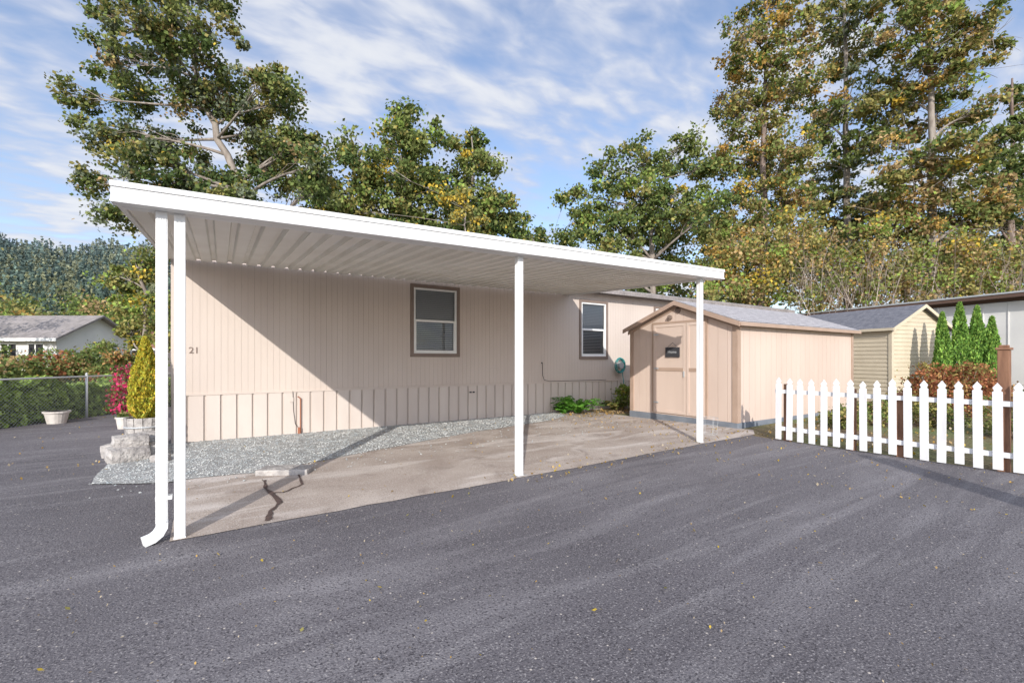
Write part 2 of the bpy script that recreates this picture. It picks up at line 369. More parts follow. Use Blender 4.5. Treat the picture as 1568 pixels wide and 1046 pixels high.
# ---------------------------------------------------------------- carport
cp=root('carport')
def zb(x): return 2.612+.0191*(x+.4)
def rx(u,y):
    t=(y+.02)/4.87; return -.37+u*(7.57+.9*t)
def rz(u,y):
    t=(y+.02)/4.87; x=-.37+u*7.57; return (zb(x)+.05)*(1-t)+(3.10+.05*u)*t
mb=MB(); prof=[]; per=.2; n=int(7.57/per)
for i in range(n+1):
    b=i*per
    for dx,h in ((0,0),(.125,0),(.14,.038),(.185,.038)): 
        if b+dx<=7.57: prof.append(((b+dx)/7.57,h))
for i in range(len(prof)-1):
    (u0,h0),(u1,h1)=prof[i],prof[i+1]
    for (ya,yb_) in ((-.02,1.2),(1.2,2.43),(2.43,3.6),(3.6,4.85)):
        mb.poly([(rx(u0,ya),ya,rz(u0,ya)+h0),(rx(u1,ya),ya,rz(u1,ya)+h1),(rx(u1,yb_),yb_,rz(u1,yb_)+h1),(rx(u0,yb_),yb_,rz(u0,yb_)+h0)])
for i in range(n+1):
    u=(i*per+.005)/7.57
    mb.poly([(rx(u,-.02),-.02,rz(u,-.02)-.012),(rx(u,4.85),4.85,rz(u,4.85)-.012),(rx(u,4.85),4.85,rz(u,4.85)+.002),(rx(u,-.02),-.02,rz(u,-.02)+.002)])
mb.build('roof_pans',M_pan,cp)
mb=MB(); c=[(0,-.02),(1,-.02),(1,4.85),(0,4.85)]
mb.hexa([(rx(u,y),y,rz(u,y)+.045) for u,y in c],[(rx(u,y),y,rz(u,y)+.055) for u,y in c]); mb.build('roof_skin',M_white,cp)
def xbeam(mb,x0,x1,y0,y1,h0,h1):
    mb.hexa([(x0,y0,zb(x0)+h0),(x1,y0,zb(x1)+h0),(x1,y1,zb(x1)+h0),(x0,y1,zb(x0)+h0)],[(x0,y0,zb(x0)+h1),(x1,y0,zb(x1)+h1),(x1,y1,zb(x1)+h1),(x0,y1,zb(x0)+h1)])
mb=MB(); xbeam(mb,-.41,7.25,-.13,-.025,0,.155); xbeam(mb,-.415,7.255,-.142,-.131,.115,.158); xbeam(mb,-.415,7.255,-.139,-.131,0,.018)
mb.build('front_gutter',M_white,cp,bevel=.005)
mb=MB(); xbeam(mb,-.36,7.2,-.022,.06,.0,.045); mb.build('header_beam',M_white,cp)
for u,sx in ((0,-1),(1,1)):
    mb=MB(); a=(rx(u,-.02),-.02); b=(rx(u,4.85),4.85); o0,o1=sorted((sx*.002,sx*.035))
    B=[(a[0]+o0,a[1],rz(u,-.02)-.03),(a[0]+o1,a[1],rz(u,-.02)-.03),(b[0]+o1,b[1],rz(u,4.85)-.03),(b[0]+o0,b[1],rz(u,4.85)-.03)]
    T=[(p[0],p[1],p[2]+.115) for p in B]; mb.hexa(B,T); mb.build('side_fascia',M_white,cp,bevel=.003)
mb=MB(); 
def post(mb,x,y,z0,z1,s=.074):
    h=s/2-.005; mb.box(x-h,x+h,y-h,y+h,z0,z1); q=.018; e=s/2
    for sx in (-1,1):
        for sy in (-1,1):
            xa,xb=sorted((x+sx*e,x+sx*(e-q))); ya,yb_=sorted((y+sy*e,y+sy*(e-q))); mb.box(xa,xb,ya,yb_,z0,z1)
    for sx in (-1,1):
        xa,xb=sorted((x+sx*(h-.001),x+sx*(e-.002))); mb.box(xa,xb,y-.007,y+.007,z0,z1)
        ya,yb_=sorted((y+sx*(h-.001),y+sx*(e-.002))); mb.box(x-.007,x+.007,ya,yb_,z0,z1)
    mb.box(x-e-.004,x+e+.004,y-e-.004,y+e+.004,z0-.004,z0+.006)
for px_ in (0,3.31,6.82):
    post(mb,px_,.02,g(px_,0)+.014,zb(px_)-.001)
mb.build('posts',M_white,cp,bevel=.002)
mb=MB(); X=-.115;Y=.01; h=.036
zt=zb(X)-.001; z0=.16
mb.box(X-h,X+h,Y-h,Y+h,z0,zt)
for k in (-.024,-.008,.008,.024):
    mb.box(X+k-.004,X+k+.004,Y-h-.004,Y-h+.001,z0,zt); mb.box(X-h-.004,X-h+.001,Y+k-.004,Y+k+.004,z0,zt)
pts=[(X,Y,z0+.02),(X-.003,Y-.003,.115),(X-.025,Y-.015,.075),(X-.06,Y-.03,.05),(X-.115,Y-.05,.037)]
def sq(mb,pts,h):
    rings=[]
    for i,p in enumerate(pts):
        p=Vector(p); t=(Vector(pts[min(i+1,len(pts)-1)])-Vector(pts[max(i-1,0)])).normalized()
        u=Vector((.26,-.97,0)).normalized() ; u=(u-t*u.dot(t)).normalized(); w=t.cross(u)
        rings.append([tuple(p+u*h*a+w*h*b) for a,b in ((-1,-1),(1,-1),(1,1),(-1,1))])
    for i in range(len(rings)-1):
        for j in range(4): mb.poly([rings[i][j],rings[i][(j+1)%4],rings[i+1][(j+1)%4],rings[i+1][j]])
    mb.poly(rings[-1])
sq(mb,pts,.034)
mb.box(X-h-.006,X+h+.03,Y-h-.007,Y+h+.006,.34,.365)
mb.build('downspout',M_white,cp)
mb=MB(); mb.box(3.31-.09,3.31+.09,-.06,.1,g(3.3,0)+.008,g(3.3,0)+.016); mb.box(6.75,6.9,-.05,.1,g(6.8,0)+.008,g(6.8,0)+.016); mb.build('post_feet',M_block,cp)
# ---------------------------------------------------------------- garden shed
shed=root('garden_shed'); SX0,SX1=8.6,13.6; SY0,SY1=.46,3.12; yc=(SY0+SY1)/2; ZE=2.17; ZA=2.66; ZF=.24
def rzs(y): return ZE+(ZA-ZE)*(1-abs(y-yc)/((SY1-SY0)/2))
mb=MB(); y=SY0
while y<SY1-.01:
    a,b=y+.003,min(y+.197,SY1); za,zb_=rzs(a),rzs(b)
    mb.hexa([(SX0,a,ZF),(SX0+.015,a,ZF),(SX0+.015,b,ZF),(SX0,b,ZF)],[(SX0,a,za),(SX0+.015,a,za),(SX0+.015,b,zb_),(SX0,b,zb_)]); y+=.2
x=SX0+.016
while x<SX1-.01: mb.box(x+.003,min(x+.197,SX1),SY0,SY0+.015,ZF,ZE); x+=.2
mb.build('siding',M_shed,shed)
mb=MB()
pf=[(SY0+.01,ZF),(SY1,ZF),(SY1,ZE),(yc,ZA-.01),(SY0+.01,ZE)]
mb.poly([(SX0+.01,y,z) for y,z in pf][::-1]); mb.poly([(SX1,y,z) for y,z in pf])
mb.poly([(SX0+.01,SY0+.01,ZF),(SX1,SY0+.01,ZF),(SX1,SY0+.01,ZE),(SX0+.01,SY0+.01,ZE)]); mb.poly([(SX0+.01,SY1,ZF),(SX1,SY1,ZF),(SX1,SY1,ZE),(SX0+.01,SY1,ZE)])
mb.build('wall_core',M_shedgroove,shed)
mb=MB(); mb.box(SX0-.03,SX1+.02,SY0-.03,SY1+.02,.04,ZF-.002); mb.build('floor_skid',M_shedbase,shed,bevel=.01)
def slab(mb,x0,x1,ya,za,yb_,zb_,t):
    mb.hexa([(x0,ya,za),(x1,ya,za),(x1,yb_,zb_),(x0,yb_,zb_)],[(x0,ya,za+t),(x1,ya,za+t),(x1,yb_,zb_+t),(x0,yb_,zb_+t)])
sl=(ZA-ZE)/((SY1-SY0)/2); oh=.13
mb=MB(); slab(mb,SX0-.12,SX1+.1,SY0-oh,ZE-oh*sl+.003,yc,ZA+.003,.035); slab(mb,SX0-.12,SX1+.1,yc,ZA+.003,SY1+oh,ZE-oh*sl+.003,.035)
yy=SY0-oh
while yy<yc-.05:
    z=ZE+(yy-SY0)*sl+.04; slab(mb,SX0-.125,SX1+.105,yy,z+.008,yy+.16,z+.16*sl+.001,.002); yy+=.145
mb.build('roof',M_shingle,shed)
mb=MB()
for a,b in ((SY0-oh,yc),(yc,SY1+oh)):
    za=ZE-oh*sl if a<yc else ZA; zb_=ZA if a<yc else ZE-oh*sl
    slab(mb,SX0-.145,SX0-.121,a,za-.055,b,zb_-.055,.09)
    slab(mb,SX0-.018,SX0-.001,a+.05*(a<yc),za-.11+.018*(a<yc),b-.05*(a>=yc),zb_-.11+.018*(a>=yc),.075)
mb.box(SX0-.12,SX1+.1,SY0-oh-.02,SY0-oh-.001,ZE-oh*sl-.04,ZE-oh*sl+.03)
t=.09
mb.box(SX0-.02,SX0-.001,SY0-.02,SY0+t,ZF,ZE-.03); mb.box(SX0-.02,SX0-.001,SY1-t,SY1+.01,ZF,ZE-.03)
mb.box(SX0,SX0+t,SY0-.02,SY0-.001,ZF,ZE-.07); mb.box(SX1-t,SX1,SY0-.02,SY0-.001,ZF,ZE-.07)
D0,D1,DZ0,DZ1=1.13,2.42,.28,2.22
tt=.06
mb.build('trim',M_shedtrim,shed)
mb=MB()
def dleaf(a,b):
    mb.box(SX0-.034,SX0-.022,a,a+tt,DZ0,DZ1); mb.box(SX0-.034,SX0-.022,b-tt,b,DZ0,DZ1)
    mb.box(SX0-.034,SX0-.022,a+tt,b-tt,DZ1-tt,DZ1); mb.box(SX0-.034,SX0-.022,a+tt,b-tt,DZ0,DZ0+tt)
dleaf(1.58,2.42); dleaf(1.13,1.56); mb.build('door_rails',M_shed,shed)
mb=MB(); mb.box(SX0-.034,SX0-.022,1.58+tt,2.42-tt,1.2,1.27); mb.box(SX0-.034,SX0-.022,1.13+tt,1.56-tt,1.2,1.27); mb.build('door_mid_rail',M_shedtrim,shed)
mb=MB(); mb.box(SX0-.022,SX0-.003,1.58,2.42,DZ0,DZ1); mb.box(SX0-.022,SX0-.003,1.13,1.56,DZ0,DZ1); mb.build('doors',M_shed,shed)
mb=MB()
for (a,b) in ((2.42,2.47),(1.08,1.13)): mb.box(SX0-.026,SX0-.002,a+.001,b,DZ0,DZ1+.05)
mb.box(SX0-.026,SX0-.002,1.131,2.42,DZ1+.004,DZ1+.05); mb.build('door_casing',M_shedtrim,shed)
mb=MB()
for z in (.5,1.25,2.0):
    mb.box(SX0-.042,SX0-.035,2.28,2.41,z-.015,z+.015)
mb.box(SX0-.05,SX0-.035,1.60,1.63,1.08,1.2); mb.build('hinges_and_latch',M_galv,shed)
mb=MB(); mb.tube([(SX0-.05,1.98,2.36),(SX0-.001,1.98,2.36)],.05,12); mb.tube([(SX0-.09,1.98,2.37),(SX0-.05,1.98,2.36)],.025,8)
mb.tube([(SX0-.018,yc,2.50),(SX0-.001,yc,2.50)],.07,8); mb.build('gable_lamp',M_trim,shed)
mb=MB(); mb.box(SX0-.055,SX0-.036,1.72,2.08,1.50,1.71); mb.tube([(SX0-.045,1.77,1.71),(SX0-.04,1.9,1.81),(SX0-.045,2.03,1.71)],.004,5); mb.build('home_sign',M_slate,shed)
text('sign_lettering','Home',.09,(SX0-.058,1.9,1.61),(math.pi/2,0,-math.pi/2),M_galv,shed,.001)
ws=root('wire_plant_stand',(7.55,.35,g(7.55,.35)+.012)); mb=MB()
for z,r in ((.02,.13),(.16,.14),(.3,.15)): mb.tube([(r*math.cos(a),r*math.sin(a),z) for a in np.linspace(0,2*math.pi,17)],.0035,5,False)
for a in np.linspace(0,2*math.pi,7)[:-1]: mb.tube([(.13*math.cos(a),.13*math.sin(a),.02),(.15*math.cos(a),.15*math.sin(a),.3)],.0025,5)
mb.build('wire_frame',M_galv,ws)
# ---------------------------------------------------------------- second shed
A=at(1365,550,13.0); e=Vector((.968,-.248,0)); ang=math.atan2(e.y,e.x)
s2=root('lap_sided_shed',(A.x,A.y,0),ang); W=2.4; Dp=3.4; z0=.1; ze=2.36; za=2.98
mb=MB(); z=z0
def lap(mb,z):
    z1=z+.115
    def ext(zz): 
        if zz<=ze: return 0,W
        t=(zz-ze)/(za-ze)*W/2; return t,W-t
    a0,b0=ext(z);a1,b1=ext(min(z1,za))
    mb.poly([(a0,-.018,z),(b0,-.018,z),(b1,-.003,z1),(a1,-.003,z1)]); mb.poly([(a0,-.018,z),(a0,0,z),(b0,0,z),(b0,-.018,z)])
    if z1<=ze+.05:
        mb.poly([(-.018,Dp,z),(-.018,0,z),(-.003,0,z1),(-.003,Dp,z1)]); mb.poly([(-.018,0,z),(-.018,Dp,z),(0,Dp,z),(0,0,z)])
while z<za-.12: lap(mb,z); z+=.115
mb.build('lap_siding',M_lap,s2)
mb=MB(); pf=[(0,z0),(W,z0),(W,ze),(W/2,za),(0,ze)]
mb.poly([(x,0,z) for x,z in pf]); mb.poly([(x,Dp,z) for x,z in pf][::-1]); mb.poly([(0,Dp,z0),(0,0,z0),(0,0,ze),(0,Dp,ze)]); mb.poly([(W,0,z0),(W,Dp,z0),(W,Dp,ze),(W,0,ze)]); mb.build('walls',M_lap,s2)
mb=MB(); mb.box(-.03,.06,-.03,-.019,z0,ze); mb.box(-.03,-.019,-.019,.06,z0,ze); mb.box(W-.06,W+.02,-.03,-.019,z0,ze); mb.build('corner_boards',M_lap,s2)
mb=MB(); o=.15; s_=(za-ze)/(W/2)
for sgn in (0,1):
    xa,za_=(-o,ze-o*s_) if sgn==0 else (W+o,ze-o*s_)
    B=[(xa,-.15,za_),(W/2,-.15,za),(W/2,Dp+.1,za),(xa,Dp+.1,za_)]
    mb.hexa(B,[(p[0],p[1],p[2]+.05) for p in B])
mb.build('roof',M_shingle_d,s2)
mb=MB()
for sgn in (0,1):
    xa=-o if sgn==0 else W+o
    B=[(xa,-.17,ze-o*s_-.05),(W/2,-.17,za-.05),(W/2,-.152,za-.05),(xa,-.152,ze-o*s_-.05)]
    mb.hexa(B,[(p[0],p[1],p[2]+.095) for p in B])
mb.box(-o-.02,-o-.001,-.15,Dp+.1,ze-o*s_-.03,ze-o*s_+.045)
mb.build('rake_boards',M_lap,s2)
# ---------------------------------------------------------------- neighbouring long building
nb=root('neighbour_mobile_home'); mb=MB()
n0=(19.6,-4.5); n1=(22.6,7.0); 
dx=Vector((n1[0]-n0[0],n1[1]-n0[1],0)); Ln=dx.length; dx.normalize(); an=math.atan2(dx.y,dx.x)
nb.location=(n0[0],n0[1],0); nb.rotation_euler=(0,0,an)
mb.box(0,Ln,-6,0,.1,3.2); mb.build('walls',M_nwall,nb)
mb=MB(); mb.box(-.3,Ln+.3,.001,.35,3.30,3.44); mb.box(-.3,Ln+.3,-6.3,0,3.22,3.44); mb.build('roof_fascia',M_nfascia,nb)
mb=MB(); mb.box(-.3,Ln+.3,.352,.37,3.41,3.46); mb.build('metal_edge',M_galv,nb)
mb=MB()
for i in range(1,int(Ln/.6)): mb.box(i*.6,i*.6+.02,.001,.02,.1,3.2)
mb.build('batten',M_nwall,nb)
ob=root('tan_outbuilding'); c=at(1510,550,14.5); ob.location=(c.x,c.y,0); ob.rotation_euler=(0,0,ang-.15)
W3=2.6;mb=MB(); pf=[(0,.1),(W3,.1),(W3,2.5),(W3/2,3.05),(0,2.5)]
mb.poly([(x,0,z) for x,z in pf]); mb.poly([(0,3,.1),(0,0,.1),(0,0,2.5),(0,3,2.5)]); mb.poly([(W3,0,.1),(W3,3,.1),(W3,3,2.5),(W3,0,2.5)]); mb.poly([(x,3,z) for x,z in pf][::-1]); mb.build('walls',M_pinkwall,ob)
mb=MB()
for xa in (-.15,W3+.15):
    B=[(xa,-.15,2.44),(W3/2,-.15,3.06),(W3/2,3.1,3.06),(xa,3.1,2.44)]; mb.hexa(B,[(p[0],p[1],p[2]+.07) for p in B])
mb.build('roof',M_nwall,ob)
mb=MB()
for i in range(1,13): mb.box(i*.2,i*.2+.015,-.006,-.001,.1,2.5)
mb.box(.8,1.6,-.02,-.007,.2,2.1); mb.build('door_and_grooves',M_shed,ob)
# ---------------------------------------------------------------- picket fence
pf_=root('picket_fence'); mb=MB(); FX=7.97
y=-.62; i=0
while y>-5.6:
    zg=g(FX,y)+.03+random.uniform(-.01,.01); zt=1.15+random.uniform(-.012,.012)-(.0 if y>-2 else -.03); w=.043; x0=FX+random.uniform(-.004,.004); tl=random.uniform(-.012,.012)
    out=[(-w,zg),(w,zg),(w,zt-.11),(w*.62,zt-.095),(w*.95,zt-.06),(0,zt),(-w*.95,zt-.06),(-w*.62,zt-.095),(-w,zt-.11)]
    P0=[(x0,y+a+tl*(z-zg),z) for a,z in out]; P1=[(x0+.018,q[1],q[2]) for q in P0]
    mb.poly(P0[::-1]); mb.poly(P1)
    for j in range(len(out)): mb.poly([P0[j],P0[(j+1)%len(out)],P1[(j+1)%len(out)],P1[j]])
    y-=.168
mb.build('pickets',M_picket,pf_)
mb=MB()
for z in (.30,.90): mb.box(FX+.024,FX+.058,-5.6,-.56,z,z+.06)
mb.build('rails',M_picket,pf_)
mb=MB()
for y,h in ((-.72,1.05),(-1.62,1.02),(-2.2,1.0),(-4.5,1.1)): mb.box(FX+.06,FX+.15,y-.045,y+.045,.05,h)
mb.build('fence_posts',M_wood,pf_,bevel=.004)
tp=root('wooden_gate_post'); mb=MB(); mb.box(FX+.062,FX+.17,-3.22,-3.12,.02,1.56); mb.box(FX+.05,FX+.185,-3.235,-3.105,1.561,1.59); mb.box(FX+.075,FX+.16,-3.21,-3.13,1.591,1.62); mb.build('post',M_wood,tp,bevel=.006)
for (sx_,sy_,hh) in ((4.45,-.93,3.2),(4.55,-1.6,3.4)):  # unseen poles of unknown kind behind the camera, sized to cast the asphalt shadows
    p=CAM+R*sx_+F*sy_; sp=root('offscreen_shadow_pole',(p.x,p.y,g(p.x,p.y))); mb=MB(); mb.tube([(0,0,0),(0,0,hh)],[.10,.085],12); mb.tube([(0,0,hh),(0,0,hh+.03)],[.085,.05],12)
    mb.tube([(0,0,0),(0,0,.05)],.13,12); mb.build('pole',M_wood,sp)
# ---------------------------------------------------------------- foliage engine
class Leaves:
    def __init__(s): s.c=[];s.a=[];s.b=[];s.col=[]
    def add(s,C,size,cols,wd=.4,up=.3,dirs=None):
        n=len(C); a=rng.normal(size=(n,3)); 
        if dirs is not None: a=a*.5+dirs
        a/=np.linalg.norm(a,axis=1)[:,None]+1e-9
        nr=rng.normal(size=(n,3)); nr[:,2]+=up*2; b=np.cross(a,nr); b/=np.linalg.norm(b,axis=1)[:,None]+1e-9
        sz=(size*rng.uniform(.6,1.3,n))[:,None]
        s.c.append(C); s.a.append(a*sz*.5); s.b.append(b*sz*wd); s.col.append(cols)
    def build(s,name,parent=None,m=None):
        c=np.concatenate(s.c);a=np.concatenate(s.a);b=np.concatenate(s.b);col=np.concatenate(s.col); n=len(c)
        v=np.empty((n,4,3)); v[:,0]=c-a; v[:,1]=c+b+a*.15; v[:,2]=c+a; v[:,3]=c-b+a*.15
        me=bpy.data.meshes.new(name); me.vertices.add(n*4); me.vertices.foreach_set('co',v.reshape(-1))
        me.loops.add(n*4); me.loops.foreach_set('vertex_index',np.arange(n*4,dtype=np.int32))
        me.polygons.add(n); me.polygons.foreach_set('loop_start',np.arange(0,n*4,4,dtype=np.int32))
        try: me.polygons.foreach_set('loop_total',np.full(n,4,dtype=np.int32))
        except Exception: pass
        me.update(calc_edges=True)
        at_=me.attributes.new('Col','FLOAT_COLOR','POINT'); cc=np.ones((n,4,4)); cc[:,:,:3]=col[:,None,:]; at_.data.foreach_set('color',cc.reshape(-1))
        me.materials.append(m or M_leaf); return link(bpy.data.objects.new(name,me),parent)
G1=(.15,.195,.062);G2=(.095,.14,.05);G3=(.22,.25,.085);OL=(.30,.27,.095);YE=(.58,.42,.07);OR=(.52,.33,.10);BR=(.42,.30,.15);LG=(.25,.34,.08);GG=(.20,.23,.15)
def pick(pal,n):
    cs=np.array([p[0] for p in pal]); w=np.array([p[1] for p in pal],float); w/=w.sum()
    return cs[rng.choice(len(cs),n,p=w)]
def cluster(Lv,c,r,n,base,size,pal,flat=.7,wd=.4,mix=.35):
    C=rng.normal(size=(n,3))*np.array([r,r,r*flat])*.55+np.array(c)
    cols=np.tile(np.array(base),(n,1)); k=rng.random(n)<mix; cols[k]=pick(pal,int(k.sum()))
    cols=cols*rng.uniform(.6,1.45,n)[:,None]
    Lv.add(C,size,cols,wd)
def bez(a,b,c,n=6):
    return [a*(1-t)**2+b*2*t*(1-t)+c*t*t for t in [i/n for i in range(n+1)]]
def tree(name,trunk,lobes,pal,d,leaf=.13,ncl=13,nleaf=110,crad=.42,depth=1.0,barkm=None,twigs=0,ts=.7,ls=1.22,wd=.4,flat=.7):
    r_=root(name); mb=MB(); Lv=Leaves()
    T=[at(px,py,d) for px,py,rr in trunk]; T[0].z=g(T[0].x,T[0].y)-.1
    P=[];Rr=[]
    for i in range(len(T)-1):
        for j in range(4):
            t=j/4; p=T[i].lerp(T[i+1],t)+Vector((random.uniform(-.08,.08),random.uniform(-.08,.08),0)); P.append(p); Rr.append((trunk[i][2]*(1-t)+trunk[i+1][2]*t)*ts)
    P.append(T[-1]); Rr.append(trunk[-1][2]*ts); mb.tube(P,Rr,9)
    for lb in lobes:
        px,py,rp=lb[:3]; den=lb[3] if len(lb)>3 else 1.0
        dd=d+random.uniform(-1,1)*depth*2.2
        c=at(px,py,dd); rp=rp*ls; r=rp/710*d
        best=min(range(len(P)),key=lambda i:(P[i]-c).length+max(0,P[i].z-c.z+r*.5)*2.0)
        s=P[best]; mid=s.lerp(c,.5)+Vector((random.uniform(-.3,.3),random.uniform(-.3,.3),random.uniform(-.1,.5)))
        q=bez(s,mid,c); r0=min(Rr[best]*.5,.08); mb.tube(q,[r0*(1-i/8) for i in range(len(q))],6)
        n=max(4,int(ncl*den*(rp/45)**1.6))
        for k in range(n):
            u=rng.normal(size=3); u/=np.linalg.norm(u); rr=r*random.random()**.5*random.uniform(.85,1.2)
            cc=c+Vector(u*np.array([1,1,.9]))*rr
            st=q[random.randint(3,6)]; m2=st.lerp(cc,.5)+Vector((random.uniform(-.15,.15),)*2+(random.uniform(0,.2),))
            mb.tube([st,m2,cc],[.02,.012,.005],3,False)
            base=pick(pal,1)[0]
            cluster(Lv,cc,crad*random.uniform(.45,1.25),int(nleaf*random.uniform(.5,1.4)),base,leaf,pal,flat,wd)
        for k in range(int(twigs*(rp/45))):
            u=rng.normal(size=3); u/=np.linalg.norm(u); st=c+Vector(u)*r*.5*random.random(); en=c+Vector(u)*r*random.uniform(.9,1.6)+Vector((0,0,random.uniform(-.5,.1)))
            mb.tube([st,st.lerp(en,.5)+Vector((0,0,random.uniform(-.1,.2))),en],[.014,.009,.004],3,False)
    mb.build('trunk_and_limbs',barkm or M_bark,r_,smooth=True); Lv.build('leaves',r_)
    return r_
PA=[(G1,3),(G2,2.2),(OL,2.0),(G3,2.4),(GG,2.4),(BR,.5),(YE,.12)]
tree('oak_tree',[(392,550,.26),(374,300,.21),(335,215,.17),(302,120,.14),(288,50,.10),(282,-60,.05)],
 [(225,35,48),(300,45,44),(150,18,22),(185,100,38),(128,150,24),(170,205,38),(150,285,28),(182,335,26,.8),(235,220,34),(285,140,38),(345,140,40),(400,125,34),(435,160,28),(390,205,46),(335,280,34,.9),(462,215,28),(470,285,32),(415,265,44),(255,275,38),(330,-10,36),(250,-40,50),(205,150,32),(440,235,32),(200,240,32),(365,290,34),(285,305,34),(250,90,32,.8),(300,225,24,.7),(480,255,22)],
 PA,17.5,leaf=.14,ncl=21,nleaf=120,crad=.36,ls=1.17)
PB=[(G1,3),(G3,3),(G2,2),(OL,2),(YE,.4),(LG,1)]
tree('maple_tree',[(612,550,.2),(614,350,.15),(622,160,.04)],
 [(622,178,24),(604,205,30),(648,212,30),(560,255,34),(530,228,24),(620,250,44),(620,300,46),(668,285,36),(512,290,30),(560,310,40),(640,345,44),(500,325,28),(690,345,34),(590,350,44),(540,345,36)],PB,21,leaf=.165,ncl=21,nleaf=110,crad=.46,ls=1.16)
tree('maple_tree',[(730,550,.2),(728,350,.15),(722,210,.03)],
 [(724,222,22),(708,255,28),(744,258,30),(762,305,22),(704,300,32),(738,318,36),(785,345,20),(760,350,30),(720,350,36)],PB,23,leaf=.175,ncl=22,nleaf=110,crad=.46,ls=1.2)
tree('yellow_maple_tree',[(712,550,.12),(712,420,.08),(714,320,.03)],[(712,312,14),(700,335,12),(728,338,12),(580,262,11),(508,322,10),(680,300,8)],[(YE,4),(OL,2),(G3,1.5)],19.0,leaf=.13,ncl=20,nleaf=80,crad=.34,depth=.2)
tree('alder_tree',[(850,550,.15),(850,420,.1),(845,370,.04)],[(800,362,18),(828,372,20),(858,368,22),(880,335,18),(868,300,9,.7),(820,385,20)],PB,30,leaf=.2,ncl=24,nleaf=90,crad=.5)
tree('oak_tree',[(1000,550,.25),(998,400,.2),(990,240,.05)],
 [(935,262,26),(985,250,32),(1040,240,32),(1072,262,28),(915,310,28),(970,300,42),(1030,300,44),(886,300,15,.8),(955,360,40),(1035,365,46),(905,355,26),(1085,330,36),(1000,410,40),(930,400,36),(1000,345,44)],
 [(G1,3),(G3,3),(G2,2),(OL,2),(LG,.8),(YE,.15)],23,leaf=.17,ncl=20,nleaf=105,crad=.46,ls=1.17)
PD=[(OL,3),(G3,3),(OR,.9),(G1,2.6),(BR,2),(YE,.3),(LG,.5)]
PE=[(G1,3.5),(G3,2.8),(OL,2.2),(GG,2),(OR,.4),(BR,.9)]
tree('ash_tree',[(1165,550,.3),(1168,300,.22),(1172,100,.12),(1178,-40,.05)],
 [(1150,45,34),(1180,5,38),(1128,105,30),(1185,105,44),(1112,175,30),(1170,170,46),(1215,60,32),(1108,245,32),(1165,240,50),(1140,300,48),(1205,310,48),(1145,370,50),(1098,360,42),(1215,380,46),(1220,150,36),(1222,235,40),(1160,430,40),(1100,420,36)],
 PD+[(OR,.6)],24,leaf=.165,ncl=21,nleaf=105,crad=.47,twigs=6,barkm=M_barkd,ls=1.2)
tree('pine_tree',[(1300,550,.32),(1297,300,.24),(1293,130,.16),(1290,-60,.06)],
 [(1305,15,34),(1272,60,26,.8),(1330,85,36,.9),(1300,150,36,.9),(1262,190,28,.9),(1335,215,40),(1285,255,42),(1345,315,44),(1290,345,50),(1250,310,40),(1240,400,46),(1330,400,50),(1350,150,28,.9),(1280,-20,36),(1252,20,18),(1290,100,24,.7)],
 PE,26,leaf=.26,ncl=21,nleaf=95,crad=.52,twigs=10,ls=1.14,wd=.24,flat=.5)
tree('pine_tree',[(1428,550,.32),(1426,300,.25),(1424,130,.17),(1420,-60,.08)],
 [(1430,10,42),(1385,40,36),(1482,40,38),(1408,100,42),(1465,110,42,.9),(1378,160,36,.9),(1435,180,48),(1492,175,30,.9),(1395,245,48),(1458,265,48),(1380,330,50),(1440,340,54),(1500,320,44),(1400,410,46),(1475,410,50),(1520,60,30,.7),(1400,-30,40),(1460,-40,40)],
 PD,22.5,leaf=.205,ncl=20,nleaf=95,crad=.44,twigs=12,ls=1.17,wd=.3,flat=.55)
tree('fir_tree',[(1548,550,.3),(1548,300,.22),(1550,120,.06)],
 [(1545,150,20),(1530,200,28),(1565,195,30),(1515,250,32),(1555,265,40),(1530,330,42),(1570,350,44),(1545,410,48),(1600,280,40),(1610,400,50),(1600,150,30)],
 [(G1,3),(G2,2.4),(G3,1.4),(OL,1)],25.5,leaf=.24,ncl=20,nleaf=110,crad=.45,twigs=6,barkm=M_barkd,wd=.22,flat=.5,ls=1.18)
tree('alder_tree',[(222,560,.12),(222,460,.09),(218,400,.04)],[(218,415,28),(192,455,24),(234,470,30),(205,505,26),(240,385,24),(182,425,16),(238,525,24)],[(OL,3),(G3,3),(YE,.4),(LG,2),(G1,2)],15,leaf=.11,ncl=22,nleaf=100,crad=.26,depth=.3)
Lv=Leaves(); mb=MB(); wr=root('background_woodland')
def mass(px0,px1,py0,py1,d0,d1,n,leaf,pal,cr,nl=70):
    for i in range(n):
        px=random.uniform(px0,px1); py=random.uniform(py0,py1); c=at(px,py,random.uniform(d0,d1)); cluster(Lv,c,cr*random.uniform(.6,1.3),nl,pick(pal,1)[0],leaf,pal)
PW=[(G1,3),(G2,2),(G3,2.5),(OL,2),(BR,.8),(OR,.3)]
PU=[(G3,3),(OL,3.5),(LG,1.5),(BR,2.5),(OR,.8),(YE,.4)]
mass(430,1100,395,480,34,40,210,.32,PW,1.1); mass(1080,1640,350,480,32,38,260,.28,PU,1.0)
mass(1080,1640,375,470,18.6,20.6,150,.14,PU,.5,90); mass(1090,1640,330,400,19,21,60,.14,PU,.45,80)
mass(-60,240,485,545,36,60,130,.35,PW+[(LG,1)],1.2); mass(-80,60,460,520,50,70,60,.4,PW,1.4); mass(90,260,455,520,40,60,70,.35,PW+[(LG,2)],1.2)
mass(-200,-40,380,540,22,30,50,.2,PW,1.0)
Lv.build('leaves',wr)
